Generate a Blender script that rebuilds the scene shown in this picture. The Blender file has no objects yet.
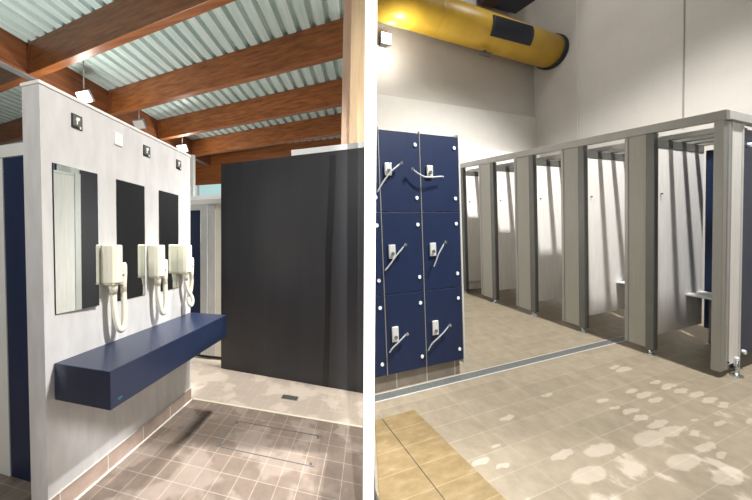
import bpy, math, random
from mathutils import Vector, Matrix
random.seed(4)
S = bpy.context.scene
COL = S.collection
# ------------------------------------------------------------------ the two halves of the hall
H = 1.45
CX, CY, F, PITCH = 330.0, 242.0, 300.0, math.radians(2.45)
class Room:
    """plan directions of one half of the hall: a = along its long wall, b = across, c = up"""
    def __init__(s, a, b, c, o):
        s.a, s.b, s.c, s.o = Vector(a), Vector(b), Vector(c), Vector(o)
        s.M = Matrix((s.a, s.b, s.c)).transposed()
    def w(s, p): return s.o + s.M @ Vector(p)
    def d(s, p): return s.M @ Vector(p)
def ray(px, py):
    cp, sp = math.cos(PITCH), math.sin(PITCH)
    x = (px-CX)/F; u = -(py-CY)/F
    return Vector((x, cp+u*sp, u*cp-sp))
def mkroom(va, vb, vc, org, fb):
    a = ray(*va).normalized(); b = fb*ray(*vb).normalized(); n = a.cross(b).normalized()
    if n.z < 0: n = -n
    c = -ray(*vc); c = c/c.dot(n)
    r = ray(*org); o = r*(-H/r.dot(n))+Vector((0,0,H))
    return Room(a, b, c, o)
L = mkroom((370,245),(-720,246),(203,7700),(190.6,399.6),-1)
R = mkroom((222,212),(1157,209.5),(627,6400),(722,378),1)
W = Room((1,0,0),(0,1,0),(0,0,1),(0,0,0))

# ------------------------------------------------------------------ materials
MATS = {}
def srgb(r,g,b):
    f=lambda v:(v/255/12.92) if v/255<=.04045 else ((v/255+.055)/1.055)**2.4
    return (f(r),f(g),f(b),1)
class NT:
    def __init__(s, name):
        s.m = bpy.data.materials.new(name); s.m.use_nodes=True; s.t=s.m.node_tree; s.n=s.t.nodes
        s.p = s.n['Principled BSDF']; s.lp=None
        MATS[name]=s.m
    def node(s, typ, **kw):
        n=s.n.new(typ)
        for k,v in kw.items():
            if k in n.inputs.keys(): n.inputs[k].default_value=v
            else: setattr(n,k,v)
        return n
    def link(s,a,b): s.t.links.new(a,b)
    def pos(s):
        if not s.lp:
            s.lp=s.node('ShaderNodeAttribute'); s.lp.attribute_name='lp'
        return s.lp.outputs['Vector']
    def noise(s, scale, stretch=(1,1,1), detail=4, rough=.55, vec=None):
        m=s.node('ShaderNodeMapping'); m.inputs['Scale'].default_value=stretch
        s.link(vec or s.pos(), m.inputs['Vector'])
        n=s.node('ShaderNodeTexNoise'); n.inputs['Scale'].default_value=scale; n.inputs['Detail'].default_value=detail; n.inputs['Roughness'].default_value=rough
        s.link(m.outputs[0], n.inputs['Vector']); return n.outputs['Fac']
    def ramp(s, fac, stops):
        r=s.node('ShaderNodeValToRGB'); e=r.color_ramp.elements
        e[0].position,e[0].color=stops[0]; e[1].position,e[1].color=stops[-1]
        for p,c in stops[1:-1]:
            x=e.new(p); x.color=c
        s.link(fac,r.inputs[0]); return r.outputs[0]
    def mix(s, fac, a, b, mode='MIX'):
        m=s.node('ShaderNodeMix'); m.data_type='RGBA'; m.blend_type=mode
        for inp,v in ((m.inputs[0],fac),(m.inputs[6],a),(m.inputs[7],b)):
            if hasattr(v,'links') or isinstance(v,bpy.types.NodeSocket): s.link(v,inp)
            else: inp.default_value=v
        return m.outputs[2]
    def math(s, op, a, b=None, c=None):
        m=s.node('ShaderNodeMath'); m.operation=op
        for i,v in enumerate((a,b,c)):
            if v is None: continue
            if isinstance(v,bpy.types.NodeSocket): s.link(v,m.inputs[i])
            else: m.inputs[i].default_value=v
        return m.outputs[0]
    def base(s, v):
        if isinstance(v,bpy.types.NodeSocket): s.link(v,s.p.inputs['Base Color'])
        else: s.p.inputs['Base Color'].default_value=v
    def bump(s, h, strength=.3, dist=.01):
        b=s.node('ShaderNodeBump'); b.inputs['Strength'].default_value=strength; b.inputs['Distance'].default_value=dist
        s.link(h,b.inputs['Height']); s.link(b.outputs[0],s.p.inputs['Normal'])
def simple(name, col, rough=.5, metal=0, var=.08, scale=6, stretch=(1,1,1), spec=.5):
    t=NT(name); c=col
    d=tuple(max(0,x*(1-var)) for x in c[:3])+(1,); l=tuple(min(1,x*(1+var)) for x in c[:3])+(1,)
    t.base(t.ramp(t.noise(scale,stretch),[(.3,d),(.7,l)]))
    t.p.inputs['Roughness'].default_value=rough; t.p.inputs['Metallic'].default_value=metal
    t.p.inputs['Specular IOR Level'].default_value=spec
    return t
simple('laminate', srgb(210,208,205), .45, var=.09, scale=5, stretch=(3,3,.8))
simple('white_trim', srgb(240,237,230), .4, var=.02)
simple('navy', srgb(27,40,70), .45, var=.08, scale=12, stretch=(1,1,.3), spec=.3)
simple('navy_shelf', srgb(32,42,66), .3, var=.06, scale=14)
simple('black_panel', srgb(50,50,54), .42, var=.12, scale=3, stretch=(1,3,.25))
simple('black_seam', srgb(30,30,32), .35, var=.1)
simple('dark_edge', srgb(30,34,36), .4)
simple('cream', srgb(240,235,216), .3, var=.02)
simple('cream_dark', srgb(205,198,176), .4, var=.03)
simple('rod_metal', srgb(170,172,172), .35, .6)
simple('alum', srgb(150,148,142), .42, .35, var=.05, scale=8, stretch=(1,1,.1))
simple('alum_dark', srgb(98,98,94), .45, .3, var=.06)
simple('alum_light', srgb(205,206,202), .4, .2, var=.04)
simple('cubicle', srgb(230,227,222), .45, var=.07, scale=30, stretch=(2,2,.12))
simple('cubicle_front', srgb(152,150,140), .45, var=.06, scale=40, stretch=(2,2,.08))
simple('chrome', srgb(200,204,205), .22, .9)
simple('plate', srgb(214,216,214), .35, .2)
simple('hinge_white', srgb(232,236,240), .3)
simple('dial', srgb(120,122,120), .35, .5)
simple('strap', srgb(176,180,180), .35, .1)
simple('black_rubber', srgb(26,26,28), .55)
simple('turquoise', srgb(70,140,150), .4)
simple('yellow_duct', srgb(205,165,52), .38, var=.1, scale=4)
simple('grille', srgb(48,54,72), .45, .3)
simple('dark_beam', srgb(74,56,58), .6, var=.15)
simple('ceiling_grey', srgb(150,142,140), .8)
simple('plinth_dark', srgb(58,54,48), .5, var=.15, scale=20)
simple('far_frame', srgb(226,226,220), .5, var=.03)
simple('screw', srgb(120,112,104), .35, .6)
simple('drain_metal', srgb(118,120,118), .38, .5, var=.15, scale=40)
simple('drain_dark', srgb(90,92,84), .45, .4, var=.3, scale=60)
simple('lead_line', srgb(110,108,106), .5)
simple('white_paint', srgb(250,250,248), .55, var=.005)
simple('bench', srgb(238,238,234), .35, var=.02)

def wood(name, dark, mid, light, ax):
    t=NT(name); st=[14,14,14]; st[ax]=.7
    n=t.noise(1.6,tuple(st),6,.6)
    c=t.ramp(n,[(.28,dark),(.5,mid),(.74,light)])
    # lamella of the glued beam: thin dark lines every 8 cm in height
    sep=t.node('ShaderNodeSeparateXYZ'); t.link(t.pos(),sep.inputs[0])
    fr=t.math('FRACT',t.math('DIVIDE',sep.outputs[2],.085))
    c=t.mix(t.math('MULTIPLY',t.math('LESS_THAN',fr,.05),.35),c,dark)
    t.base(c); t.p.inputs['Roughness'].default_value=.42
    return t
wood('glulam_across', srgb(104,58,26), srgb(142,84,42), srgb(168,106,58), 1)
wood('glulam_along', srgb(92,54,30), srgb(126,76,46), srgb(150,96,60), 0)
wood('pale_wood', srgb(226,190,148), srgb(240,208,166), srgb(250,226,190), 2)
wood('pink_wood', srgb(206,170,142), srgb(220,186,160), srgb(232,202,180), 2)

t=NT('deck_steel')
c=t.ramp(t.noise(5,(.3,3,3)),[(.3,srgb(186,208,204)),(.7,srgb(214,230,227))]); t.base(c)
t.p.inputs['Roughness'].default_value=.45; t.p.inputs['Metallic'].default_value=.0

def tiles(name, w, h, offx, offy, tile, grout, mortar=.006, rowoff=0., wet=None, swap=False):
    t=NT(name); m=t.node('ShaderNodeMapping')
    m.inputs['Location'].default_value=(offx,offy,0)
    v=t.pos()
    if swap:
        sp=t.node('ShaderNodeSeparateXYZ'); cb=t.node('ShaderNodeCombineXYZ'); t.link(v,sp.inputs[0])
        for i,o in enumerate(swap): t.link(sp.outputs[o],cb.inputs[i])
        v=cb.outputs[0]
    t.link(v,m.inputs['Vector'])
    b=t.node('ShaderNodeTexBrick'); b.offset=rowoff; b.squash=1; b.offset_frequency=2
    b.inputs['Scale'].default_value=1; b.inputs['Brick Width'].default_value=w; b.inputs['Row Height'].default_value=h
    b.inputs['Mortar Size'].default_value=mortar; b.inputs['Mortar Smooth'].default_value=.2
    t.link(m.outputs[0],b.inputs['Vector'])
    dk=tuple(x*.93 for x in tile[:3])+(1,); lt=tuple(x*1.06 for x in tile[:3])+(1,)
    b.inputs['Color1'].default_value=dk; b.inputs['Color2'].default_value=lt; b.inputs['Mortar'].default_value=grout
    sp2=t.noise(9,(1,1,1),5,.65)
    c=t.mix(.35,b.outputs['Color'],t.ramp(sp2,[(.3,srgb(120,120,120)),(.7,srgb(255,255,255))]),'MULTIPLY')
    t.brick=b; t.col=c
    t.base(c); t.p.inputs['Roughness'].default_value=.42
    t.bump(b.outputs['Fac'],-.25,.004)
    return t
# left floor
t=tiles('tiles_left',.148,.130,-.032,-.084,srgb(126,111,99),srgb(160,148,135),.003)
# drier, paler film in patches and a paler field past the threshold line
sx=t.node('ShaderNodeSeparateXYZ'); t.link(t.pos(),sx.inputs[0])
pale=t.math('GREATER_THAN',sx.outputs[0],.02)
n1=t.ramp(t.noise(3.2,(1,1,1),3,.5),[(.50,(0,0,0,1)),(.56,(1,1,1,1))])
c=t.mix(t.math('MULTIPLY',n1,.22),t.col,srgb(190,176,164))
c=t.mix(t.math('MULTIPLY',pale,t.math('MULTIPLY_ADD',n1,.2,.5)),c,srgb(206,192,176))
t.base(c)
# right floor with drying patches
STAINS=[(0.437,-0.647,1),(0.38,-0.621,1.4),(0.163,-0.621,1),(0.092,-0.617,1.3),(0.021,-0.605,1.2),(-0.042,-0.551,1.3),(-0.118,-0.566,1.3),(-0.182,-0.565,1),(0.158,-0.976,1),(0.093,-0.955,1.3),(0.026,-0.955,1.1),(0.164,-1.349,0.9),(0.078,-1.361,0.7),(0.017,-1.302,1.2),(-0.054,-1.324,1),(-0.129,-1.293,1.4),(-0.194,-1.308,1.6),(-0.183,-1.514,2.6),(-0.26,-1.18,0.9),(-0.268,-0.888,0.9),(-0.196,-0.999,0.5),(-0.345,-1.289,1.3),(-0.41,-1.301,0.8),(-0.356,-1.572,2.4),(-0.49,-1.486,2.2),(-0.332,-0.657,0.8),(-0.134,-1.93,2.2),(-0.08,-2.187,1.3),(0.274,-2.215,1),(-0.222,-2.198,2.4),(-0.014,-2.592,0.7),(0.36,-1.678,0.8),(0.05,-2.688,0.9),(0.243,-2.888,0.9),(0.106,-2.492,0.5)]
t=tiles('tiles_right',.61,.1445,.61-.02-.0,-.081+.1445,srgb(146,134,114),srgb(160,149,130),.003,swap=(1,0,2))
nv=t.node('ShaderNodeTexNoise'); nv.inputs['Scale'].default_value=11; t.link(t.pos(),nv.inputs['Vector'])
off=t.node('ShaderNodeVectorMath',operation='MULTIPLY_ADD'); off.inputs[1].default_value=(.05,.05,0); off.inputs[2].default_value=(-.025,-.025,0)
t.link(nv.outputs['Color'],off.inputs[0])
ad=t.node('ShaderNodeVectorMath',operation='ADD'); t.link(t.pos(),ad.inputs[0]); t.link(off.outputs[0],ad.inputs[1])
cur=None
for (a,b,s) in STAINS:
    sb=t.node('ShaderNodeVectorMath',operation='SUBTRACT'); sb.inputs[1].default_value=(a,b,0); t.link(ad.outputs[0],sb.inputs[0])
    ra=.021*(s if s<1.7 else s*.95); rb=.082*(s if s<1.7 else s*.75)
    ml=t.node('ShaderNodeVectorMath',operation='MULTIPLY'); ml.inputs[1].default_value=(1/ra,1/rb,0); t.link(sb.outputs[0],ml.inputs[0])
    le=t.node('ShaderNodeVectorMath',operation='LENGTH'); t.link(ml.outputs[0],le.inputs[0])
    cur=le.outputs['Value'] if cur is None else t.math('MINIMUM',cur,le.outputs['Value'])
mask=t.ramp(cur,[(.80,(1,1,1,1)),(1.0,(0,0,0,1))])
n2=t.ramp(t.noise(4.5,(1,1,1),4,.5),[(.56,(0,0,0,1)),(.62,(1,1,1,1))])
ss=t.node('ShaderNodeSeparateXYZ'); t.link(t.pos(),ss.inputs[0])
near=t.math('LESS_THAN',ss.outputs[0],-.2)
c=t.mix(t.math('MULTIPLY',mask,.34),t.col,srgb(204,192,178))
c=t.mix(t.math('MULTIPLY',t.math('MULTIPLY',n2,near),.3),c,srgb(220,208,194))
t.base(c)
t=tiles('tiles_skirting',.30,.4,.0,.1,srgb(172,152,138),srgb(214,204,192),.004,swap=(0,2,1))
t=tiles('tiles_plinth',.30,.4,.04,.1,srgb(136,126,112),srgb(200,192,180),.005,swap=(1,2,0))
# ochre worn cover on the right floor
t=NT('ochre_tile')
n=t.noise(7,(3,1,1),6,.62)
c=t.ramp(n,[(.3,srgb(110,92,60)),(.5,srgb(124,105,70)),(.66,srgb(134,116,84)),(.74,srgb(154,141,120))])
sx=t.node('ShaderNodeSeparateXYZ'); t.link(t.pos(),sx.inputs[0])
fr=t.math('FRACT',t.math('DIVIDE',sx.outputs[0],.1445))
c=t.mix(t.math('MULTIPLY',t.math('LESS_THAN',fr,.035),.35),c,srgb(170,150,110))
t.base(c); t.p.inputs['Roughness'].default_value=.45
# painted block walls
def blocks(name, col, swap, bw=.4,bh=.2):
    t=NT(name); v=t.pos(); sp=t.node('ShaderNodeSeparateXYZ'); cb=t.node('ShaderNodeCombineXYZ'); t.link(v,sp.inputs[0])
    for i,o in enumerate(swap): t.link(sp.outputs[o],cb.inputs[i])
    b=t.node('ShaderNodeTexBrick'); b.inputs['Scale'].default_value=1; b.inputs['Brick Width'].default_value=bw; b.inputs['Row Height'].default_value=bh
    b.inputs['Mortar Size'].default_value=.004; b.inputs['Mortar Smooth'].default_value=.6
    t.link(cb.outputs[0],b.inputs['Vector'])
    b.inputs['Color1'].default_value=col; b.inputs['Color2'].default_value=tuple(x*.985 for x in col[:3])+(1,); b.inputs['Mortar'].default_value=tuple(x*.93 for x in col[:3])+(1,)
    c=t.mix(.25,b.outputs['Color'],t.ramp(t.noise(1.2),[(.3,srgb(200,198,194)),(.7,srgb(255,255,255))]),'MULTIPLY')
    t.base(c); t.p.inputs['Roughness'].default_value=.7
    t.bump(b.outputs['Fac'],-.15,.004)
blocks('block_back',srgb(200,195,186),(1,2,0)); blocks('block_side',srgb(200,195,187),(0,2,1))
simple('smooth_wall', srgb(210,206,198), .7, var=.02)
t=NT('mirror_glass'); t.base(t.ramp(t.noise(1.),[(.3,(.86,.9,.87,1)),(.7,(.88,.92,.89,1))])); t.p.inputs['Metallic'].default_value=1; t.p.inputs['Roughness'].default_value=.015
t=NT('window_pane'); t.base((.3,.5,.5,1)); t.p.inputs['Roughness'].default_value=.1
t.p.inputs['Emission Color'].default_value=srgb(176,208,210); t.p.inputs['Emission Strength'].default_value=.75
t=NT('lamp_glow'); t.base((1,1,1,1)); t.p.inputs['Emission Color'].default_value=(1,.97,.9,1); t.p.inputs['Emission Strength'].default_value=14
def M(n): return MATS[n]

# ------------------------------------------------------------------ mesh building
class MB:
    def __init__(s, room, org=(0,0,0)):
        s.r=room; s.o=Vector(org); s.v=[]; s.f=[]; s.sm=[]
    def add(s, vs, fs, smooth=False):
        n=len(s.v); s.v+= [Vector(v) for v in vs]; s.f+=[tuple(i+n for i in f) for f in fs]; s.sm+=[smooth]*len(fs); return s
    def box(s,a0,a1,b0,b1,c0,c1):
        vs=[(a,b,c) for c in (c0,c1) for a,b in ((a0,b0),(a1,b0),(a1,b1),(a0,b1))]
        return s.add(vs,[(0,3,2,1),(4,5,6,7),(0,1,5,4),(1,2,6,5),(2,3,7,6),(3,0,4,7)])
    def hexa(s,lo,hi):   # lo, hi: four points each
        return s.add(list(lo)+list(hi),[(0,3,2,1),(4,5,6,7),(0,1,5,4),(1,2,6,5),(2,3,7,6),(3,0,4,7)])
    def prism(s, poly, ax, lo, hi, smooth=False):
        n=len(poly)
        def P(u,v,w): 
            l=[u,v]; l.insert(ax,w); return tuple(l)
        vs=[P(u,v,lo) for u,v in poly]+[P(u,v,hi) for u,v in poly]
        fs=[tuple(range(n))[::-1],tuple(range(n,2*n))]
        s.add(vs,fs)
        m=len(s.v)-2*n
        for i in range(n):
            j=(i+1)%n; s.f.append((m+i,m+j,m+n+j,m+n+i)); s.sm.append(smooth)
        return s
    def rings(s, pts, rad, n=12, caps=True, smooth=True, squash=None):
        pts=[Vector(p) for p in pts]; vs=[]; k=len(pts)
        if not hasattr(rad,'__len__'): rad=[rad]*k
        prev=None
        for i,p in enumerate(pts):
            d=(pts[min(i+1,k-1)]-pts[max(i-1,0)])
            if d.length<1e-9: d=Vector((0,0,1))
            d.normalize()
            if prev is None:
                u=d.orthogonal().normalized()
            else:
                u=(prev-d*prev.dot(d))
                u=u.normalized() if u.length>1e-6 else d.orthogonal().normalized()
            prev=u; w=d.cross(u)
            for j in range(n):
                t=2*math.pi*j/n
                q=u*math.cos(t)*rad[i]+w*math.sin(t)*rad[i]
                if squash: q=Vector((q[0]*squash[0],q[1]*squash[1],q[2]*squash[2]))
                vs.append(p+q)
        fs=[]
        for i in range(k-1):
            for j in range(n):
                fs.append((i*n+j,i*n+(j+1)%n,(i+1)*n+(j+1)%n,(i+1)*n+j))
        s.add(vs,fs,smooth)
        if caps:
            m=len(s.v)-k*n
            s.f.append(tuple(m+j for j in range(n))[::-1]); s.sm.append(False)
            s.f.append(tuple(m+(k-1)*n+j for j in range(n))); s.sm.append(False)
        return s
    def cyl(s,p0,p1,r,n=20,r1=None): return s.rings([p0,p1],[r,r if r1 is None else r1],n)
    def build(s,name,mat,parent=None,bevel=0,seg=2,subsurf=0,loc=None):
        me=bpy.data.meshes.new(name)
        o=s.o if parent is None else Vector(parent['_o'])
        me.from_pydata([s.r.d(v-o) for v in s.v],[],s.f)
        at=me.attributes.new('lp','FLOAT_VECTOR','POINT')
        at.data.foreach_set('vector',[x for v in s.v for x in v])
        me.polygons.foreach_set('use_smooth',s.sm)
        me.materials.append(M(mat)); me.update()
        ob=bpy.data.objects.new(name,me); COL.objects.link(ob)
        if parent is None:
            ob.location=s.r.w(o)
        else:
            ob.parent=parent
        ob['_o']=tuple(o)
        import bmesh
        bm=bmesh.new(); bm.from_mesh(me); bmesh.ops.recalc_face_normals(bm,faces=bm.faces); bm.to_mesh(me); bm.free()
        if bevel:
            b=ob.modifiers.new('bevel','BEVEL'); b.width=bevel; b.segments=seg; b.limit_method='ANGLE'; b.angle_limit=math.radians(40)
        return ob
def thing(name,room,org,label,cat,group=None):
    o=bpy.data.objects.new(name,None); COL.objects.link(o); o.location=room.w(org); o['_o']=tuple(org); o.empty_display_size=.1
    return tag(o,label,cat,group)
def tag(o,label,cat,group=None):
    o['label']=label; o['category']=cat
    if group: o['group']=group
    return o
def struct(o): o['kind']='structure'; return o
def copy_tree(o,room,delta,label=None):
    def cp(x,par):
        c=x.copy(); COL.objects.link(c)
        if par: c.parent=par
        for ch in list(x.children): cp(ch,c)
        return c
    c=cp(o,None); c.location=o.location+room.d(delta)
    if label: c['label']=label
    return c

# ================================================================== LEFT HALF
# floor
struct(MB(L).add([(-3.6,-11,-.0),(-3.6,1.675,0),(-2.2,1.66,0),(.9,1.64,0),(8,1.66,0),(8,-11,0),
                  (-3.6,-11,-.08),(-3.6,1.675,-.08),(-2.2,1.66,-.08),(.9,1.64,-.08),(8,1.66,-.08),(8,-11,-.08)],
   [(0,1,2,3,4,5),(6,7,8,9,10,11),(0,1,7,6),(1,2,8,7),(2,3,9,8),(3,4,10,9),(4,5,11,10),(5,0,6,11)]).build('floor','tiles_left'))
# partition wall with mirrors
struct(MB(L).box(-1.256,0,-.127,0,.0,2.25).build('wall_left','laminate'))
struct(MB(L).box(-1.262,.006,-.133,.006,2.25,2.268).build('trim_1','white_trim',bevel=.003))
struct(MB(L).box(-1.262,.004,.0,.008,.0,.113).build('baseboard_left','tiles_skirting',bevel=.002))
struct(MB(L).box(-1.258,.004,.008,.018,.0,.006).build('trim_2','white_trim'))
struct(MB(L).box(-1.258,.002,.0,.006,.113,.118).build('trim_3','white_trim'))
# threshold line in the floor
struct(MB(L).box(.008,.03,.02,1.63,0,.003).build('trim_4','cream_dark'))
# shelf
sh=thing('wall_shelf',L,(-.6,0,.63),'long deep navy blue shelf fixed to the pale wall under the hair dryers','shelf')
MB(L).box(-1.213,.0,.0,.388,.631,.828).build('shelf_body','navy_shelf',sh,bevel=.004)
e=MB(L); pts=[]
for i in range(15):
    t=2*math.pi*i/14; pts.append((-1.155+.014*math.cos(t),.3885,.668+.006*math.sin(t)))
e.rings(pts,.001,6); e.rings([(-1.165,.3885,.664),(-1.155,.3885,.671),(-1.146,.3885,.668)],.001,6)
e.build('emblem','turquoise',sh)['label']='small turquoise oval mark'
# mirrors
names=['leftmost and nearest wall mirror, reflecting pale cubicle panels','middle wall mirror, reflecting the black wall, between two hair dryers','farthest wall mirror, narrow in view, left of the third hair dryer']
for i,(a0,a1) in enumerate(((-1.203,-.958),(-.809,-.566),(-.414,-.177))):
    m=thing('wall_mirror',L,(a0,0.0,1.083),names[i],'mirror','mirrors above the navy shelf')
    MB(L).box(a0,a1,.0,.005,1.083,1.877).build('backing','dark_edge',m)
    k=.018 if i==0 else 0
    MB(L).hexa([(a0+.003,.0051,1.086),(a1-.003,.0051,1.086),(a1-.003,.0058+k,1.086),(a0+.003,.0058,1.086)],[(a0+.003,.0051,1.874),(a1-.003,.0051,1.874),(a1-.003,.0058+k,1.874),(a0+.003,.0058,1.874)]).build('glass','mirror_glass',m)
# hair dryers
def hose_pts():
    P=[(-.888,.055,1.15),(-.888,.057,1.10),(-.885,.062,1.04),(-.880,.066,.985),(-.872,.07,.94),(-.858,.073,.912),(-.840,.074,.912),(-.826,.073,.945),(-.821,.072,1.0),(-.821,.071,1.06),(-.822,.07,1.12),(-.824,.07,1.17)]
    return P
def smooth_path(P,n):
    out=[]; k=len(P)
    P=[Vector(p) for p in P]
    for i in range(k-1):
        p0,p1,p2,p3=P[max(i-1,0)],P[i],P[i+1],P[min(i+2,k-1)]
        for j in range(n):
            t=j/n
            out.append(.5*((2*p1)+(-p0+p2)*t+(2*p0-5*p1+4*p2-p3)*t*t+(-p0+3*p1-3*p2+p3)*t**3))
    out.append(P[-1]); return out
def make_dryer(label,da,P):
    org=(-.887+da,0,1.21)
    t=thing('wall_hair_dryer',L,org,label,'hair dryer','hair dryers on the pale wall')
    def sh(p): return (p[0]+da,p[1],p[2])
    poly=[(-.932,0),(-.932,.062),(-.922,.088),(-.905,.102),(-.868,.104),(-.852,.094),(-.843,.07),(-.843,0)]
    b=MB(L); b.prism([(x+da,y) for x,y in poly],2,1.215,1.452)
    b.build('body','cream',t,bevel=.009,seg=3)
    MB(L).box(-.925+da,-.85+da,.0,.09,1.203,1.216).build('base_cover','cream_dark',t,bevel=.003)
    MB(L).cyl(sh((-.858,.1035,1.262)),sh((-.858,.108,1.262)),.006,12).build('switch','dial',t)
    MB(L).rings([sh((-.888,.055,1.21)),sh((-.888,.055,1.19)),sh((-.888,.055,1.145))],[.027,.026,.021],18).build('hose_collar','cream',t)
    pp=smooth_path([sh(p) for p in P],9)
    MB(L).rings(pp,[.0175+(.0016 if i%2 else -.0014) for i in range(len(pp))],12).build('hose','cream',t)
    h=P[-1]
    MB(L).rings([sh((h[0],h[1],h[2]-.02)),sh((h[0],h[1],1.2)),sh((h[0]+.002,h[1],1.27)),sh((h[0]+.002,h[1],1.325)),sh((h[0]+.002,h[1],1.34))],[.018,.019,.021,.020,.014],18).build('nozzle_handle','cream',t)
    MB(L).box(-.845+da,-.822+da,.03,.066,1.235,1.27).build('cradle','cream_dark',t,bevel=.003)
    return t
P1=hose_pts()
make_dryer('nearest wall hair dryer, its hose hanging in a long loop above the shelf',0,P1)
P2=[(a,b,max(c,.0)+ (0.0 if c>1.0 else .02)) for a,b,c in P1]
make_dryer('middle wall hair dryer, between the second and third mirror',.395,P2)
P3=[(-.888,.055,1.15),(-.884,.06,1.10),(-.868,.066,1.05),(-.845,.075,1.01),(-.828,.08,.975),(-.826,.08,.94),(-.84,.078,.918),(-.858,.074,.93),(-.862,.066,.965),(-.848,.06,1.0),(-.828,.062,1.04),(-.820,.066,1.09),(-.822,.07,1.14),(-.824,.07,1.17)]
make_dryer('farthest wall hair dryer with a twisted hose, near the far end of the wall',.742,P3)
# small square signs
sl=['dark square pictogram sign above the nearest mirror','dark square pictogram sign above the gap between middle and far mirrors','dark square pictogram sign close to the far end of the wall']
for i,(a0,a1) in enumerate(((-1.098,-1.036),(-.573,-.505),(-.202,-.138))):
    s=thing('pictogram_sign',L,(a0,0,2.1),sl[i],'sign','pictogram signs over the mirrors')
    w=a1-a0
    MB(L).box(a0,a1,0,.006,2.098,2.176).build('frame','black_rubber',s,bevel=.002)
    MB(L).box(a0+.006,a1-.006,.006,.0075,2.112,2.170).build('plate','dial',s)
    g=MB(L); g.prism([(a0+w*.34,2.142),(a0+w*.40,2.160),(a0+w*.72,2.163),(a0+w*.74,2.150),(a0+w*.56,2.142),(a0+w*.52,2.122),(a0+w*.40,2.122),(a0+w*.44,2.142)],1,.0075,.0085)
    g.box(a0+w*.70,a0+w*.84,.0075,.0085,2.102,2.116)
    g.build('pictogram','white_trim',s)
tag(MB(L).box(-.82,-.758,0,.008,2.097,2.178).build('blank_plate','white_trim',bevel=.003),'white blank square plate high on the pale wall between the first two signs','wall plate')
# black wall
bw=MB(L); 
def BA(b): return .7-.0796*(b+.068)
bw.hexa([(BA(-.068),-.068,0),(BA(1.628),1.628,0),(BA(1.628)+.05,1.632,0),(BA(-.068)+.05,-.064,0)],[(BA(-.068),-.075,2.377),(BA(1.628),1.62,2.377),(BA(1.628)+.05,1.624,2.377),(BA(-.068)+.05,-.07,2.377)])
struct(bw.build('wall_back','black_panel'))
sm=MB(L); 
seg=[(1.235,1.30),(1.225,1.295),(1.205,1.275),(1.215,1.27),(1.21,1.268),(1.195,1.262)]
for i in range(len(seg)-1):
    z0,z1=2.34-i*.468,2.34-(i+1)*.468
    (p,q),(r_,s_)=seg[i],seg[i+1]
    sm.hexa([(BA(r_)-.002,r_,z1),(BA(s_)-.002,s_,z1),(BA(s_)+.01,s_,z1),(BA(r_)+.01,r_,z1)],[(BA(p)-.002,p,z0),(BA(q)-.002,q,z0),(BA(q)+.01,q,z0),(BA(p)+.01,p,z0)])
struct(sm.build('trim_5','black_seam'))
struct(MB(L).hexa([(BA(.815)+.0,.815,2.379),(BA(1.62),1.62,2.379),(BA(1.62)+.06,1.62,2.379),(BA(.815)+.06,.815,2.379)],[(BA(.815),.812,2.437),(BA(1.62),1.618,2.43),(BA(1.62)+.06,1.618,2.43),(BA(.815)+.06,.812,2.437)]).build('trim_6','white_paint'))
# wooden post above
wp=thing('wooden_post',L,(.9,1.4,0),'pale yellow wooden post rising behind the black wall','post')
MB(L).box(.86,.98,1.322,1.41,0,4.70).build('side_board','pink_wood',wp)
MB(L).box(.84,.98,1.411,1.612,0,4.70).build('front_board','pale_wood',wp)
# hatch and drain
ht=thing('floor_hatch',L,(-.34,.94,0),'tiled rectangular floor hatch with thin metal rim in front of the black wall','hatch')
h=MB(L)
for bx in ((-.5,-.494,.57,1.325),(-.186,-.18,.57,1.325),(-.5,-.18,.57,.576),(-.5,-.18,1.319,1.325)): h.box(*bx,.0005,.0035)
h.build('rim','lead_line',ht)
for a,b in ((-.48,.6),(-.205,.6),(-.205,1.295),(-.48,1.295)):
    MB(L).cyl((a,b,.0005),(a,b,.005),.009,14).build('screw','screw',ht)
dr=thing('floor_drain',L,(.3,.92,0),'small dark rectangular floor drain grate near the black wall','drain')
MB(L).box(.255,.325,.845,1.005,.0005,.004).build('frame','drain_metal',dr)
g=MB(L)
for i in range(8): g.box(.262,.318,.852+i*.0188,.864+i*.0188,.004,.0065)
g.build('grate','drain_dark',dr)
# cubicle front left behind the wall
cf=thing('cubicle_door_unit',L,(-1.105,-.5,0),'navy cubicle door with grey frame left of the pale wall','cubicle')
MB(L).box(-1.10,-1.07,-.568,-.14,.0,1.973).build('door','navy',cf,bevel=.003)
MB(L).box(-1.105,-1.06,-.72,-.571,.0,1.973).build('side_frame','far_frame',cf,bevel=.003)
MB(L).box(-1.105,-1.06,-.72,-.14,1.976,2.05).build('top_frame','far_frame',cf,bevel=.003)
# cubicles glimpsed past the end of the wall
fc=thing('cubicle_row',L,(.9,-.4,0),'pale cubicle panels with a navy door glimpsed past the wall end','cubicle')
MB(L).box(.90,.93,-1.5,-.49,.06,1.888).build('door','navy',fc)
MB(L).box(.895,.94,-.488,-.385,.05,1.96).build('frame_post','alum_light',fc,bevel=.003)
MB(L).box(.90,.93,-.383,-.27,.05,1.96).build('panel','laminate',fc)
MB(L).box(.905,.93,-.267,-.06,.05,1.96).build('panel','cream',fc)
MB(L).box(.895,.94,-1.5,-.06,1.962,2.02).build('top_frame','far_frame',fc)
MB(L).box(.895,.94,-1.5,-.489,1.89,1.96).build('door_head','alum_light',fc)
struct(MB(L).box(.95,1.4,-7.4,.62,0,.05).build('trim_7','plinth_dark'))
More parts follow.
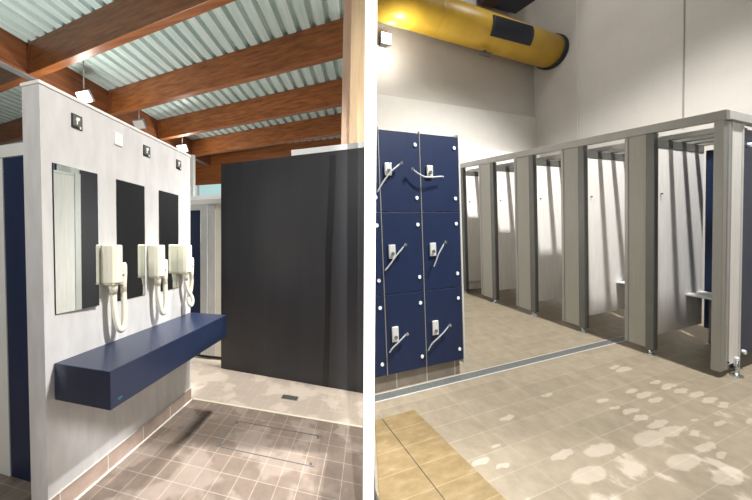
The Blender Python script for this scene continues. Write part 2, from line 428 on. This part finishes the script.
# far wall with window band
struct(MB(L).box(6.9,7.0,-11,1.6,0,2.55).build('wall_far','far_frame'))
w1=MB(L).box(6.92,6.96,-11,1.6,2.55,3.6); struct(w1.build('window_1','window_pane'))
fr=MB(L)
for b in (-6,-4.6,-3.2,-1.9,-.8,.6): fr.box(6.88,6.93,b,b+.08,2.55,3.6)
fr.box(6.88,6.93,-11,1.6,2.5,2.6)
struct(fr.build('trim_8','white_trim'))
struct(MB(L).box(6.9,7.0,-11,1.6,3.6,4.77).build('wall_far_upper','glulam_across'))
struct(MB(L).box(.99,1.04,-3.0,.4,2.03,2.09).build('trim_9','white_paint'))
struct(MB(L).box(.99,1.04,-.70,-.66,2.09,2.62).build('trim_10','far_frame'))
# roof deck
d=MB(L); prof=[]; per=.235; b=-11.0; up,dn=4.835,4.765
while b<1.6:
    prof+=[(b,up),(b+.02,dn),(b+.155,dn),(b+.175,up)]; b+=per
prof=[(p if p[0]<=1.6 else (1.6,p[1])) for p in prof]
n=len(prof); vs=[(a,p,q) for a in (-3.0,7.0) for p,q in prof]+[(a,p,q+.004) for a in (-3.0,7.0) for p,q in prof]
fs=[(i,i+1,n+i+1,n+i) for i in range(n-1)]+[(2*n+i,2*n+i+1,3*n+i+1,3*n+i) for i in range(n-1)]
struct(d.add(vs,fs).build('ceiling','deck_steel'))
# longitudinal girder
gd=thing('roof_girder',L,(0,-4.1,4.25),'long brown glulam girder the roof beams meet, running along the hall','beam')
MB(L).box(-3.0,6.88,-4.22,-4.045,4.262,4.763).build('timber','glulam_along',gd,bevel=.006)
MB(L).box(-3.0,6.88,-4.21,-4.055,4.245,4.261).build('bottom_flange','rod_metal',gd)
bl=['largest and nearest brown glulam roof beam across the top left','second brown glulam roof beam from the camera, above the mirrors','third brown glulam roof beam from the camera','fourth brown glulam roof beam, partly above the black wall','farthest brown glulam roof beam, low over the window']
def beam_a(i,b): return 1.19+1.525*i-.12*(b+4.045)
for i in range(4):
    t=thing('roof_beam',L,(beam_a(i,-1),-1,4.25),bl[i],'beam','glulam roof beams')
    for (b0,b1) in ((-4.043,1.31),(-10.9,-4.222)):
        m=MB(L); a0,a1=beam_a(i,b0),beam_a(i,b1)
        if i==0 and b0>-5: b1=1.31
        m.hexa([(a0,b0,4.262),(a1,b1,4.262),(a1+.13,b1,4.262),(a0+.13,b0,4.262)],[(a0,b0,4.762),(a1,b1,4.762),(a1+.13,b1,4.762),(a0+.13,b0,4.762)])
        m.build('timber','glulam_across',t,bevel=.006)
    m=MB(L); m.hexa([(beam_a(i,-4.0)-.012,-4.035,4.27),(beam_a(i,-4.0)-.004,-4.035,4.27),(beam_a(i,-4.0)-.004,-3.93,4.27),(beam_a(i,-4.0)-.012,-3.93,4.27)],[(beam_a(i,-4.0)-.012,-4.035,4.70),(beam_a(i,-4.0)-.004,-4.035,4.70),(beam_a(i,-4.0)-.004,-3.93,4.70),(beam_a(i,-4.0)-.012,-3.93,4.70)])
    m.build('bracket','glulam_along',t)
# floodlights on rods
def flood(a,b,c,label,lit):
    t=thing('hanging_floodlight',L,(a,b,c),label,'lamp','floodlights hanging from rods above the wall')
    MB(L).cyl((a,b,c+.06),(a,b,4.75),.011,10).build('rod','rod_metal',t)
    MB(L).box(a-.03,a+.05,b-.02,b+.02,c+.03,c+.07).build('bracket','rod_metal',t)
    # tilted head, facing the camera side and down
    m=MB(L); u=Vector((.0,1,0)); v=Vector((-.55,0,.83)); nrm=Vector((-.83,0,-.55)); o=Vector((a,b,c-.02))
    def q(x,y,z): return o+u*x+v*y+nrm*z
    w,h=.15,.10
    m.hexa([q(-w,-h,-.06),q(w,-h,-.06),q(w,h,-.06),q(-w,h,-.06)],[q(-w,-h,0),q(w,-h,0),q(w,h,0),q(-w,h,0)])
    m.build('housing','rod_metal',t,bevel=.01)
    m=MB(L); w,h=.135,.085
    m.hexa([q(-w,-h,.001),q(w,-h,.001),q(w,h,.001),q(-w,h,.001)],[q(-w,-h,.006),q(w,-h,.006),q(w,h,.006),q(-w,h,.006)])
    m.build('lens','lamp_glow' if lit else 'alum_light',t)
flood(1.76,-3.53,4.12,'lit floodlight hanging just above the near end of the pale wall',True)
flood(4.59,-3.53,4.10,'lit floodlight hanging above the far end of the pale wall',True)
flood(3.05,-3.53,4.14,'unlit grey floodlight hanging between the two lit ones',False)

# ================================================================== dividing post and low wall
def raypt(px,dist,z):
    return (( px-CX)/F*dist, dist, z)
dv=MB(W); Y=1.15
dv.hexa([raypt(364.3,Y,-.12),raypt(375.6,Y,-.12),raypt(374.8,Y+.06,-.12),raypt(365.1,Y+.06,-.12)],[raypt(364.3,Y,2.62),raypt(375.6,Y,2.62),raypt(374.8,Y+.06,2.62),raypt(365.1,Y+.06,2.62)])
dv.hexa([raypt(366.5,Y+.061,-.16),raypt(373.5,Y+.061,-.16),raypt(371.5,2.9,-.28),raypt(368.5,2.9,-.28)],[raypt(366.5,Y+.061,.42),raypt(373.5,Y+.061,.42),raypt(371.5,2.9,.42),raypt(368.5,2.9,.42)])
struct(dv.build('wall_middle','white_paint'))

cp=thing('cubicle_side_panel',W,raypt(370,2.3,0),'pale cubicle panel with grey frame seen reflected in the nearest mirror','cubicle panel')
def wedge(y0,y1,z0,z1,h=.011):
    k=(370-CX)/F
    return MB(W).hexa([(k*y0-h,y0,z0),(k*y0+h,y0,z0),(k*y1+h,y1,z0),(k*y1-h,y1,z0)],[(k*y0-h,y0,z1),(k*y0+h,y0,z1),(k*y1+h,y1,z1),(k*y1-h,y1,z1)])
wedge(2.0,2.50,.43,1.95).build('panel','cubicle',cp)
wedge(2.505,2.56,.43,1.98,.014).build('frame_post','alum_light',cp)
wedge(1.96,2.50,1.952,1.98,.014).build('frame_rail','alum_light',cp)
wedge(2.565,2.88,.43,2.7).build('dark_panel','black_panel',cp)['label']='dark rear panel'
# ================================================================== RIGHT HALF
fl=MB(R)
P=[(-4.2,-4.05),(.113,-3.371+.03),(.5,-3.15),(.83,-2.985),(1.3,-2.75),(3.3,-1.77),(3.3,2.3),(-4.2,2.3)]
n=len(P)
fl.add([(a,b,0) for a,b in P]+[(a,b,-.08) for a,b in P],[tuple(range(n)),tuple(range(n,2*n))]+[(i,(i+1)%n,n+(i+1)%n,n+i) for i in range(n)])
struct(fl.build('floor_right','tiles_right'))
# walls
struct(MB(R).box(3.22,3.35,-1.74,2.2,0,7.2).build('wall_back_right','block_back'))
struct(MB(R).box(3.18,3.22,-1.74,2.2,0,3.37).build('wall_back_lower','smooth_wall'))
struct(MB(R).box(3.10,3.18,-1.2,2.2,0,2.60).build('wall_back_low','white_paint'))  # whiter low block standing before the back wall
struct(MB(R).box(-3.5,3.35,2.2,2.35,0,7.2).build('wall_right','block_side'))
struct(MB(R).box(2.405,2.415,2.192,2.2,2.6,6.1).build('trim_11','smooth_wall'))
struct(MB(R).box(1.065,1.078,2.192,2.2,2.6,6.1).build('trim_12','ceiling_grey'))
struct(MB(R).box(-4.2,3.35,-3.2,2.35,7.2,7.3).build('ceiling_right','ceiling_grey'))
# dark ceiling beams
t=tag(MB(R).box(2.6,3.15,.70,1.02,5.25,5.7).build('ceiling_beam','dark_beam',bevel=.01),'dark brown ceiling beam end above the yellow duct','beam')
t=tag(MB(R).box(2.75,3.15,1.03,1.62,5.28,5.7).build('ceiling_box','grille',bevel=.01),'dark grey box beam right of the brown beam above the duct','beam')
# yellow duct
du=thing('ventilation_duct',R,(2.82,0,4.46),'big round yellow ventilation duct high under the ceiling','duct')
ca,cc,r=2.84,4.50,.285
MB(R).rings([(ca,b,cc+(2.17-b)*.036) for b in (-2.02+.0,-.9,-.62,-.60,.4,2.17)],[r,r,r,r+.004,r,r],56).build('tube','yellow_duct',du)
MB(R).rings([(ca,2.09,cc),(ca,2.10,cc),(ca,2.17,cc),(ca,2.19,cc)],[r,r+.02,r+.022,r+.02],56).build('end_collar','black_rubber',du)
MB(R).rings([(ca,-.63,cc+.10),(ca,-.60,cc+.10)],[r+.006,r+.006],56,caps=False).build('joint_band','yellow_duct',du)
g=MB(R)
# grille curved on the lower front of the duct
def arc(t,rr): return (ca-rr*math.cos(t),cc+.047+rr*math.sin(t))
t0,t1=math.radians(-42),math.radians(19)
for i in range(12):
    ta=t0+(t1-t0)*i/12; tb=t0+(t1-t0)*(i+1)/12
    b0,b1=.36,1.28
    p=[arc(ta,r+.002),arc(tb,r+.002),arc(tb,r+.022),arc(ta,r+.022)]
    g.hexa([(p[0][0],b0,p[0][1]),(p[1][0],b0,p[1][1]),(p[1][0],b1,p[1][1]),(p[0][0],b1,p[0][1])],[(p[3][0],b0,p[3][1]),(p[2][0],b0,p[2][1]),(p[2][0],b1,p[2][1]),(p[3][0],b1,p[3][1])])
gr=g.build('air_grille','grille',du)
s=MB(R)
for i in range(13):
    ta=t0+(t1-t0)*(i+.3)/13; tb=t0+(t1-t0)*(i+.5)/13
    p=[arc(ta,r+.022),arc(tb,r+.022),arc(tb,r+.028),arc(ta,r+.028)]
    s.hexa([(p[0][0],.40,p[0][1]),(p[1][0],.40,p[1][1]),(p[1][0],1.24,p[1][1]),(p[0][0],1.24,p[0][1])],[(p[3][0],.40,p[3][1]),(p[2][0],.40,p[2][1]),(p[2][0],1.24,p[2][1]),(p[3][0],1.24,p[3][1])])
s.build('grille_slats','black_rubber',du)
sn=thing('ceiling_sensor',R,(2.8,.45,4.2),'small grey oval fitting hanging under the yellow duct','sensor')
MB(R).rings([(2.82,.30,4.165),(2.82,.34,4.165),(2.82,.56,4.165),(2.82,.60,4.165)],[.02,.045,.045,.02],18,squash=(1,1,.7)).build('housing','alum_dark',sn)
MB(R).box(2.805,2.835,.42,.48,4.18,4.222).build('bracket','alum_dark',sn)
# floodlight by the back wall
ff=thing('wall_floodlight',R,(3.1,-1.34,4.24),'glaring lit floodlight on the wall beneath the left end of the duct','lamp')
MB(R).box(3.13,3.22,-1.40,-1.28,4.16,4.32).build('bracket','alum_dark',ff)
MB(R).box(3.09,3.13,-1.44,-1.24,4.14,4.33).build('housing','alum_dark',ff,bevel=.01)
MB(R).box(3.083,3.09,-1.425,-1.255,4.155,4.315).build('lens','lamp_glow',ff)
# drain channel
dc=thing('drain_channel',R,(.78,-1,0),'long grey slotted drain channel running from the lockers into the cubicles','drain')
MB(R).box(.750,.822,-3.0,1.0,.0005,.004).build('channel','drain_metal',dc)
MB(R).box(.824,.829,-2.99,1.0,.0005,.005).build('edge_strip','alum_light',dc)
MB(R).box(.740,.748,-3.0,1.0,.0005,.005).build('edge_strip','alum_light',dc)
# ochre cover
oc=thing('floor_cover',R,(.2,-3.1,0),'worn ochre yellow tiled floor cover in the bottom left of the locker area','floor cover')
MB(R).add([(.565,-3.042,.001),(.565,-2.775,.001),(-.9,-2.735,.001),(-.9,-3.042,.001),(.565,-3.042,.006),(.565,-2.775,.006),(-.9,-2.735,.006),(-.9,-3.042,.006)],[(0,1,2,3),(4,5,6,7),(0,1,5,4),(1,2,6,5),(2,3,7,6),(3,0,4,7)]).build('panel','ochre_tile',oc)
MB(R).add([(.565,-3.095,.001),(.565,-3.048,.001),(-.9,-3.048,.001),(-.9,-3.82,.001),(.565,-3.095,.006),(.565,-3.048,.006),(-.9,-3.048,.006),(-.9,-3.82,.006)],[(0,1,2,3),(4,5,6,7),(0,1,5,4),(1,2,6,5),(2,3,7,6),(3,0,4,7)]).build('panel','ochre_tile',oc)
MB(R).box(-.9,.565,-3.0478,-3.0422,.0005,.004).build('joint','plinth_dark',oc)
# lockers ------------------------------------------------------------
LA=.83; BOT,TOP=.135,2.09
SE=[-2.835,-2.4535,-2.056]
rows=[(TOP,1.446),(1.446,.790),(.790,BOT)]
dots=[(1.99,1.56),(1.342,.908),(.691,.235)]
lk=[(1.83,1.733),(1.187,1.077),(.525,.402)]
cols=[('locker_column','cut-off navy locker column beside the white post, only a sliver seen',-3.0,SE[0]),
      ('locker_column','navy column of three lockers, left of the two whole columns',SE[0],SE[1]),
      ('locker_column','navy column of three lockers at the right end, next to the cubicles',SE[1],SE[2])]
for ci,(nm,lb,b0,b1) in enumerate(cols):
    t=thing(nm,R,(LA+.2,(b0+b1)/2,0),lb,'lockers','navy locker columns')
    x0=b0 if ci else -2.962
    def lf(c): return -2.972+.046*c if ci==0 else x0
    def slab(a0,a1,g0,g1,c0,c1): return MB(R).hexa([(a0,lf(c0)+g0,c0),(a1,lf(c0)+g0,c0),(a1,b1-g1,c0),(a0,b1-g1,c0)],[(a0,lf(c1)+g0,c1),(a1,lf(c1)+g0,c1),(a1,b1-g1,c1),(a0,b1-g1,c1)])
    if ci==1: MB(R).prism([(LA+.018,x0+.001),(LA+.13,x0+.001),(LA+.34,x0+.115),(LA+.34,b1-.001),(LA+.018,b1-.001)],2,BOT,TOP).build('body','alum_light',t)
    else: slab(LA+.018,LA+(.34 if ci else .05),.001,.001,BOT,TOP).build('body','alum_light',t)
    if ci<2: MB(R).box(LA-.001,LA+.0175,b1-.0035,b1+.0035,BOT,TOP+.012).build('joint_strip','alum',t)
    MB(R).box(LA+.02,LA+(.32 if ci==2 else .06),x0+.001,b1-.03 if ci==2 else b1-.001,.001,BOT-.001).build('plinth','tiles_plinth',t)
    for ri,(ct,cb_) in enumerate(rows):
        MBd=slab(LA,LA+.017,.006,.006,cb_+.004,ct-.004)
        dd=MBd.build('door','navy',t,bevel=.002)
        for c in dots[ri]:
            MB(R).cyl((LA,b1-.045,c),(LA-.006,b1-.045,c),.0155,18).build('door_cap','hinge_white',dd,bevel=.002)
        if ci:
            lb0=-2.79 if ci==1 else -2.395
            if ri: lb0+= .008 if ci==1 else .008
            c1,c0=lk[ri]
            MB(R).box(LA-.013,LA,lb0,lb0+.058,c0,c1).build('lock_plate','plate',dd,bevel=.003)
            MB(R).cyl((LA-.013,lb0+.03,c0+.04),(LA-.022,lb0+.03,c0+.04),.015,18).build('lock_dial','dial',dd,bevel=.003)
MB_=MB(R)
tag(MB(R).box(LA-.002,LA+.345,SE[2],SE[2]+.018,.10,TOP+.02).build('end_strip','alum_light'),'slim pale metal strip covering the right side of the locker bank','trim strip')
# wristbands
bands=[('grey wristband strap hanging from the top lock of the left locker column',[(-2.656,1.832),(-2.70,1.80),(-2.752,1.762),(-2.80,1.71),(-2.85,1.645),(-2.875,1.60)]),
       ('pale wristband strap lying almost level through the top lock of the right locker column',[(-2.555,1.79),(-2.50,1.755),(-2.449,1.732),(-2.40,1.728),(-2.34,1.732),(-2.28,1.738),(-2.245,1.738)]),
       ('grey wristband strap on the middle lock of the left locker column',[(-2.645,1.186),(-2.69,1.145),(-2.745,1.095),(-2.79,1.04),(-2.838,.99)]),
       ('short pale wristband strap on the middle lock of the right locker column',[(-2.25,1.192),(-2.285,1.15),(-2.33,1.09),(-2.352,1.04),(-2.373,.99)]),
       ('grey wristband strap on the bottom lock of the left locker column',[(-2.66,.463),(-2.70,.44),(-2.75,.405),(-2.80,.37),(-2.825,.335)]),
       ('white wristband strap on the bottom lock of the right locker column',[(-2.229,.478),(-2.29,.43),(-2.36,.385),(-2.42,.345),(-2.458,.29)])]
for i,(lb,p) in enumerate(bands):
    k=len(p)
    pts=smooth_path([(LA-.030-.008*math.sin(math.pi*j/(k-1)),b,c) for j,(b,c) in enumerate(p)],5)
    ws=thing('wristband_strap',R,(LA-.04,p[2][0],p[2][1]),lb,'wristband','locker key wristbands')
    MB(R).rings(pts,.0065,8,squash=(.5,1,1)).build('band','strap',ws)
    MB(R).cyl((LA-.030,p[0][0],p[0][1]),(LA-.042,p[0][0],p[0][1]),.012,14).build('clasp','chrome',ws)

# cubicles -----------------------------------------------------------
hd=thing('cubicle_header_rail',R,(1.5,0,2.2),'long grey metal header rail running along the cubicle fronts','rail')
MB(R).box(-.012,3.09,-.03,.03,2.205,2.285).build('front_rail','alum',hd,bevel=.002)
MB(R).box(-.012,.05,.031,.90,2.215,2.285).build('end_rail','alum_light',hd,bevel=.002)
cl=['first open','second open','third','fourth','fifth']
pil=[(.433,.667),(1.038,1.297),(1.645,1.931),(2.278,2.568),(2.904,3.09)]
dl=['nearest grey cubicle divider with a slatted shadow across its pale inner panel','second cubicle divider counted from the near corner post','third cubicle divider counted from the near corner post','fourth cubicle divider counted from the near corner post, next to the farthest','farthest cubicle divider, a thin strip beside the lockers']
for i,(a0,a1) in enumerate(pil):
    t=thing('cubicle_divider',R,(a0,0,0),dl[i],'cubicle divider','cubicle dividers')
    w=a1-a0
    bt=.055
    MB(R).box(a0,a0+.062,-.028,.05,bt,2.204).build('edge_profile','alum_dark',t,bevel=.004)
    MB(R).box(a0+.063,a1-.03,-.012,.012,bt+.01,2.204).build('front_panel','cubicle_front',t)
    MB(R).box(a1-.029,a1,-.018,.02,bt+.01,2.204).build('edge_strip','alum',t,bevel=.003)
    MB(R).box(a0+.012,a0+.038,.052,.94,.20,2.07).build('side_panel','cubicle',t)
    MB(R).box(a0+.008,a0+.042,.052,.94,2.072,2.15).build('top_strip','alum_dark',t)  # dark grey strip along the top of the side panel
    ft=MB(R).cyl((a0+.03,-.005,.0),(a0+.03,-.005,bt),.016,16).cyl((a0+.03,-.005,.0),(a0+.03,-.005,.012),.038,22); ft.build('foot','chrome',t)
    MB(R).cyl((a0+.011,.12,1.62),(a0-.004,.12,1.62),.008,10).build('coat_peg','alum_dark',t)
# corner post and end panel
t=thing('cubicle_end_panel',R,(.03,.1,0),'corner post and pale end panel of the cubicle row','cubicle end panel')
MB(R).box(-.0,.057,-.03,.035,.055,2.204).build('corner_post','alum',t,bevel=.004)
MB(R).box(-.004,.05,.036,.085,.055,2.204).build('edge_profile','rod_metal',t,bevel=.012,seg=4)  # blue-grey metal, paler than the post: lit side put into its colour
MB(R).box(.0,.05,.086,.12,.055,2.204).build('edge_strip','alum',t,bevel=.003)
MB(R).box(.006,.044,.121,.305,.09,2.204).build('side_panel','cubicle',t)
MB(R).box(.0,.05,.306,.335,.09,2.204).build('rear_strip','alum_light',t,bevel=.003)
MB(R).cyl((-.03,.165,0),(-.03,.165,.145),.017,18).cyl((-.03,.165,0),(-.03,.165,.012),.04,22).build('foot','chrome',t)
MB(R).cyl((-.03,.165,.145),(-.03,.165,.17),.012,18).build('foot_pin','hinge_white',t)
MB(R).cyl((-.0,.103,.12),(-.006,.103,.12),.008,12).build('bolt','black_rubber',t)
# blue end panel
t=thing('blue_panel',R,(.02,.6,0),'navy panel at the right picture edge beside the cubicle end panel','panel')
MB(R).box(.01,.04,.345,.95,.13,2.165).build('panel','navy',t)
MB(R).cyl((.01,.435,2.03),(-.012,.435,2.03),.02,18).build('cap','hinge_white',t)
MB(R).cyl((.01,.40,.165),(-.012,.40,.165),.02,18).build('cap','hinge_white',t)
MB(R).box(.02,.06,.345,.95,.0,.125).build('plinth','plinth_dark',t)
# slats over the cubicles
sl=['front slat','second slat','third slat','rear slat']
for k,b in enumerate((.245,.495,.735,.95)):
    tag(MB(R).box(.052,3.08,b,b+.075,2.155,2.203).build('roof_slat','alum',bevel=.002),'long grey metal slat lying over the cubicle tops, '+['front','second','third','rearmost'][k]+' of four','slat','slats over the cubicle tops')
# benches and back panels
bays=[(.06,.445),(.675,1.045),(1.305,1.652),(1.94,2.285),(2.576,2.91)]
for i,(a0,a1) in enumerate(bays):
    q=['nearest','second','third','fourth','farthest'][i]
    tag(MB(R).box(a0-.0 if i else a0,a1,.99,1.02,.15,2.10).build('cubicle_back_panel','navy'),'navy back panel inside the '+q+' cubicle','panel','navy cubicle back panels')
    t=thing('cubicle_bench',R,((a0+a1)/2,.8,0),'small white bench inside the '+q+' cubicle','bench','cubicle benches')
    MB(R).box(a0+.002,a1-.002,.60,.95,.55,.567).build('seat','bench',t,bevel=.003)
    lg=MB(R).cyl((a1-.08,.90,0),(a1-.08,.90,.55),.016,14).cyl((a1-.08,.90,0),(a1-.08,.90,.01),.045,20); lg.build('leg','alum',t)

# ================================================================== lights
def light(kind,loc,energy,color=(1,.96,.9),size=.3,target=None,spot=None,blend=.5):
    l=bpy.data.lights.new('lamp',kind); l.energy=energy; l.color=color
    if kind=='AREA': l.shape='DISK'; l.size=size
    else: l.shadow_soft_size=size
    if kind=='SPOT': l.spot_size=math.radians(spot); l.spot_blend=blend
    o=bpy.data.objects.new('lamp_or_fill',l); COL.objects.link(o); o.location=loc  # one name for the hall's lamps and for added fills without a fitting
    if target is not None:
        o.rotation_euler=(Vector(target)-Vector(loc)).to_track_quat('-Z','Y').to_euler()
    return o
light('SPOT',R.w((-.85,-.1,6.4)),2650,(1,.99,.975),.11,R.w((.9,-.5,0)),88,.55)
light('SPOT',L.w((.35,4.7,5.6)),1350,(1,.985,.97),.10,L.w((-.7,0.1,.9)),50,.5)
light('SPOT',L.w((.6,.75,4.05)),700,(1,.98,.95),.12,L.w((.45,.7,0)),52,.6)  # added unseen spot, brightens the floor before the black wall
light('POINT',L.w((.9,-2.4,1.7)),300,(1,.98,.95),.15)  # added uplight hidden behind the pale wall, brightens the roof deck
light('POINT',R.w((-2.2,-1.6,3.3)),30,(1,.985,.96),.3)  # added fill, makes the nearer cubicle fronts brighter
light('AREA',L.w((-3.6,.3,2.9)),48,(1,.985,.96),.8,L.w((-1.0,-.1,1.3)))  # added soft fill from behind the camera for the wall's near end
light('POINT',R.w((1.6,.6,5.6)),45,(1,.99,.97),.3)  # added overhead fill for the walls around the cubicles
light('POINT',R.w((2.75,-1.34,4.0)),22,(1,.98,.95),.1)
light('POINT',L.w((1.6,-3.3,3.9)),25,(1,.97,.92),.08)
light('POINT',L.w((4.4,-3.3,3.9)),40,(1,.97,.92),.08)
light('SPOT',(.1017,-.3,2.05),330,(1,1,1),.003,(.1417,1.15,1.36),80,.3)  # added unseen lamp that only whitens the post
# added slotted hood on that small added lamp, keeps its beam on the post
hb=MB(Room((.99962,-.02758,0),(.02758,.99962,0),(0,0,1),(.1017,-.3,2.05)))
hb.box(-.10,-.0036,.10,.104,-.09,.05).box(.0036,.10,.10,.104,-.09,.05).box(-.10,-.098,-.02,.104,-.09,.05).box(.098,.10,-.02,.104,-.09,.05).box(-.1,.1,-.02,.104,.05,.054)
struct(hb.build('added_lamp_hood','black_rubber'))
w=bpy.data.worlds.new('World'); S.world=w; w.use_nodes=True
bg=w.node_tree.nodes['Background']; bg.inputs[0].default_value=(1,.99,.985,1); bg.inputs[1].default_value=.14

# ================================================================== camera
cam=bpy.data.cameras.new('Camera'); co=bpy.data.objects.new('Camera',cam); COL.objects.link(co); S.camera=co
cam.sensor_fit='HORIZONTAL'; cam.sensor_width=36; cam.lens=F/752*36
cam.shift_x=(376-CX)/752; cam.shift_y=-(250-CY)/752
co.location=(0,0,H); co.rotation_euler=(math.radians(90)-PITCH,0,0)
cam.clip_start=.02; cam.clip_end=100
for o in bpy.data.objects:
    if '_o' in o: del o['_o']
vs=S.view_settings; vs.view_transform='Standard'; vs.look='None'; vs.gamma=1; vs.exposure=0; vs.use_curve_mapping=False
